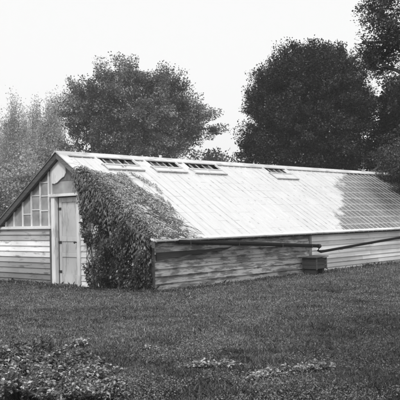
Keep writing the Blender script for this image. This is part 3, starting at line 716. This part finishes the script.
# near leafy tree whose boughs enter at top right
b = gbase(452, 22)
tree('overhanging_tree', 'leafy near tree standing outside the right edge, its boughs filling the top right corner', 'tree', b, lob(b, 22, [
    (386, 18, 24, 22, 1.0, 0), (392, 46, 22, 20, .9, .2), (376, -2, 20, 14, .8, .2), (386, 34, 16, 18, .6, -.3), (383, 68, 14, 10, .5, .2), (412, 75, 16, 18, .9, 0), (372, 58, 9, 10, .4, 0), (362, 42, 5, 7, .3, 0), (430, 20, 40, 40, 1.6, 0), (440, 70, 30, 30, 1.5, 0), (392, 82, 12, 10, .5, 0), (450, -40, 60, 50, 2.2, 0),
    (470, 30, 50, 60, 2.0, 0), (400, -30, 40, 30, 1.4, 0)]),
    460, 62000, .065, M['leaf_near'], M['bark'], .2, spread=.17, shell=.5, seed=8, tone_rng=(.5, 1.7), trunk_top=.8, limb_n=22)
# shrub leaning on the far roof end
b = (float(W(16.5, 6.6)[0]), float(W(16.5, 6.6)[1]), 0)
tree('leaning_tree', 'leafy tree leaning over the far roof end from behind, below the black evergreen', 'tree', b, lob(b, 28.5, [
    (386, 176, 13, 8, .5, 0), (398, 170, 14, 12, .8, .5), (400, 190, 10, 8, .4, -.8), (412, 176, 18, 16, .9, 1.2), (392, 160, 12, 10, .7, 1.5), (408, 150, 14, 14, 1, 2.5)]),
    200, 26000, .07, M['leaf_mid'], M['bark'], .10, spread=.2, shell=.4, seed=9, tone_rng=(.25, .8), droop=.15)
# unseen tree added outside the frame to shade the right of the lawn
tree('added_shade_tree', 'unseen spreading tree added outside the frame to shade the near lawn', 'tree', (2.9, 2.3, 0), [(-1.3, .9, 5.9, 1.7, 1.7, 1.2), (.3, 1.9, 5.9, 1.8, 1.7, 1.2), (-.5, -1.1, 6.3, 1.9, 1.6, 1.2), (1.4, 3.2, 5.6, 1.7, 1.7, 1.3), (1.5, 0, 6.3, 1.7, 1.6, 1.4)],
    300, 50000, .13, M['leaf_near'], M['bark'], .18, spread=.3, shell=.2, seed=77)
# wood on the skyline, all round the far ground
def far_wood():
    g = np.random.default_rng(99); n = 60000
    az = g.uniform(-1.2, 1.2, n); az = az[np.abs(az-.045) > .02]; n = len(az)
    r = 150+25*g.random(n); top = 9+5*vnoise(az*40, az*0, 1.0)+3*vnoise(az*150, az*0, 1.0)
    top = np.where(np.abs(az-.045) < .05, top*.6, top)
    z = top*g.random(n)**.7
    P = np.stack([r*np.sin(az), r*np.cos(az), z], -1)
    V, Fc, T = leaves(P, g.normal(0, 1, (n, 3)), g.normal(0, 1, (n, 3)), g.uniform(.7, 1.5, n), g.uniform(.6, 1.3, n))
    tag(np_mesh('distant_wood', V, Fc, T, M['leaf_mid']), 'low distant wood along the skyline behind everything', 'wood', kind='stuff')
far_wood()

# ------------------------------------------------------------------ low plants
def rosette(name, label, cat, loc, nst, radius, height, lsize, per, mat, group=None, seed=0, wide=1.0, tone=(.2, 2.2)):
    g = np.random.default_rng(seed); root = empty(name, (loc[0], loc[1], float(gh(loc[0], loc[1])))); tag(root, label, cat, group)
    st = MB(); Ps = []; Ds = []; Ns = []
    for i in range(nst):
        a = g.uniform(0, 2*math.pi); r = radius*g.uniform(.25, 1); h = height*g.uniform(.5, 1)*(1.1-.45*r/radius)
        o0 = np.array([math.cos(a), math.sin(a), 0])*radius*.25*g.random()
        tipv = np.array([math.cos(a)*r, math.sin(a)*r, h]); m_ = o0+(tipv-o0)*.5+np.array([0, 0, h*.25])
        st.tube([o0-np.array([0, 0, .02]), m_, tipv], [.005, .004, .002], 4)
        for k in range(per):
            f = g.uniform(.35, 1.0); q = (1-f)**2*o0+2*f*(1-f)*m_+f*f*tipv
            Ps.append(q+g.normal(0, .012, 3)); d = np.array([math.cos(a), math.sin(a), 0])+g.normal(0, .8, 3)*np.array([1, 1, .4]); d[2] += .1; Ds.append(d)
            Ns.append(np.array([0, 0, 1.])+g.normal(0, .4, 3))
    st.build('stems', M['vine_stem'], root, smooth=True)
    n = len(Ps); V, Fc, T = leaves(np.array(Ps), np.array(Ds), np.array(Ns), lsize*g.uniform(.6, 1.3, n), (tone[0]+(tone[1]-tone[0])*g.random(n)**2.0), LEAF8, wide)
    np_mesh('foliage', V, fix_tris(Fc), T, mat, root)
    return root
def gp(a, b):
    d = M3 @ np.array([a-200, 200-b, -F]); t = -1.45/d[2]; p = EYE+d*t; return p[0], p[1]
for i, (a, b, r, lab) in enumerate((
        (191, 367, .10, 'small flat weed in the lawn, leftmost of the pale patches below the greenhouse corner'),
        (203, 366, .15, 'pale broad weed in the lawn, second from the left in the near row'),
        (227, 367, .16, 'pale weed with a dark hollow, third from the left in the near row'),
        (256, 379, .13, 'pale weed lowest in the picture, at the front of the right hand chain'),
        (274, 376, .13, 'small pale weed just behind the front one of the right hand chain'),
        (290, 373, .16, 'wide pale weed in the middle of the right hand chain'),
        (306, 371, .13, 'pale weed next to last on the right of the chain'),
        (318, 368, .15, 'bright pale weed at the right hand end of the chain'),
        (151, 350, .09, 'tiny pale weed alone in the lawn behind the bed'),
        (81, 346, .15, 'bright leafy sprig standing just behind the foreground bed'))):
    x, y = gp(a, b)
    rosette('lawn_weed', lab, 'weed', (x, y), 18 if r > .1 else 9, r*1.15, .07 if i < 9 else .14, .03, 15, M['weed'], 'pale weeds in the lawn', 200+i)
for i, (a, dep, rad, h, ls, nst, per, tn, lab) in enumerate((
        (2, 7.2, .42, .40, .085, 60, 16, (.2, 1.7), 'leafy plant with arching sprays at the left end of the foreground bed'),
        (38, 7.5, .42, .36, .080, 60, 16, (.12, 1.3), 'dark hearted leafy plant at the back of the foreground bed'),
        (66, 6.9, .36, .36, .075, 60, 16, (.15, 1.5), 'bushy plant in the middle of the bed, right of the dark hearted one'),
        (88, 6.5, .30, .27, .070, 50, 14, (.25, 2.1), 'pale low plant toward the right end of the foreground bed'),
        (110, 6.25, .22, .17, .065, 36, 12, (.25, 2.1), 'lowest pale plant at the very right tip of the foreground bed'),
        (20, 6.35, .40, .33, .075, 60, 16, (.25, 2.0), 'pale leaved plant at the bottom left of the picture'),
        (60, 6.1, .34, .26, .07, 50, 14, (.25, 2.0), 'pale leaved plant low in front of the middle bushy one'))):
    p = px(a, 300, dep)
    rosette('bed_plant', lab, 'plant', (p[0], p[1]), int(nst*1.2), rad, h, ls*.42, int(per*3.2), M['weed2'], 'plants in the foreground bed', 300+i, tone=tn, wide=.8)

# ------------------------------------------------------------------ air
def haze(dens):
    mb = MB(); mb.box(-260, 260, -30, 240, -1.5, 24)
    m, nt, b = nodes('thin_haze'); nt.nodes.remove(b)
    vol = ND(nt, 'ShaderNodeVolumePrincipled'); vol.inputs['Color'].default_value = grey(.95); vol.inputs['Density'].default_value = dens
    nt.links.new(vol.outputs[0], nt.nodes['Material Output'].inputs['Volume'])
    tag(mb.build('haze', m), 'thin pale haze', 'haze', kind='stuff')
HAZE = .0011
if HAZE: haze(HAZE)

# ------------------------------------------------------------------ light
world = bpy.data.worlds.new('World'); scene.world = world; world.use_nodes = True
nt = world.node_tree; bg = nt.nodes['Background']; L = nt.links.new
sun_el, sun_az = math.radians(48), math.radians(192)     # azimuth clockwise from +Y
sky = nt.nodes.new('ShaderNodeTexSky'); sky.sky_type = 'NISHITA'; sky.sun_disc = False
sky.sun_elevation = sun_el; sky.sun_rotation = sun_az; sky.dust_density = 5; sky.air_density = 1.5
bw = nt.nodes.new('ShaderNodeRGBToBW'); L(sky.outputs[0], bw.inputs[0])
mx = nt.nodes.new('ShaderNodeMix'); mx.inputs[0].default_value = .85; L(bw.outputs[0], mx.inputs[2]); mx.inputs[3].default_value = 8.6   # even cloud veil
L(mx.outputs[0], bg.inputs[0]); bg.inputs[1].default_value = .1
sl_ = bpy.data.lights.new('sun', 'SUN'); sl_.energy = 1.5; sl_.angle = math.radians(10); sl_.color = (1, 1, 1)
so = bpy.data.objects.new('sun', sl_); COL.objects.link(so)
from mathutils import Vector, Matrix
sd = Vector((math.sin(sun_az)*math.cos(sun_el), math.cos(sun_az)*math.cos(sun_el), math.sin(sun_el)))
so.rotation_euler = sd.to_track_quat('Z', 'Y').to_euler(); so.location = (0, 0, 20)

# ------------------------------------------------------------------ camera and output
cam = bpy.data.cameras.new('camera'); co = bpy.data.objects.new('camera', cam); COL.objects.link(co)
cam.sensor_width = 36; cam.lens = 36*F/400; cam.clip_end = 6000; cam.clip_start = .05
mw = Matrix([list(M3[0])+[EYE[0]], list(M3[1])+[EYE[1]], list(M3[2])+[EYE[2]], [0, 0, 0, 1]]); co.matrix_world = mw
scene.camera = co
scene.render.engine = 'CYCLES'
scene.cycles.volume_bounces = 1
scene.cycles.filter_width = 2.0
scene.view_settings.view_transform = 'Standard'; scene.view_settings.look = 'None'
scene.view_settings.exposure = .35; scene.view_settings.gamma = 1; scene.view_settings.use_curve_mapping = False
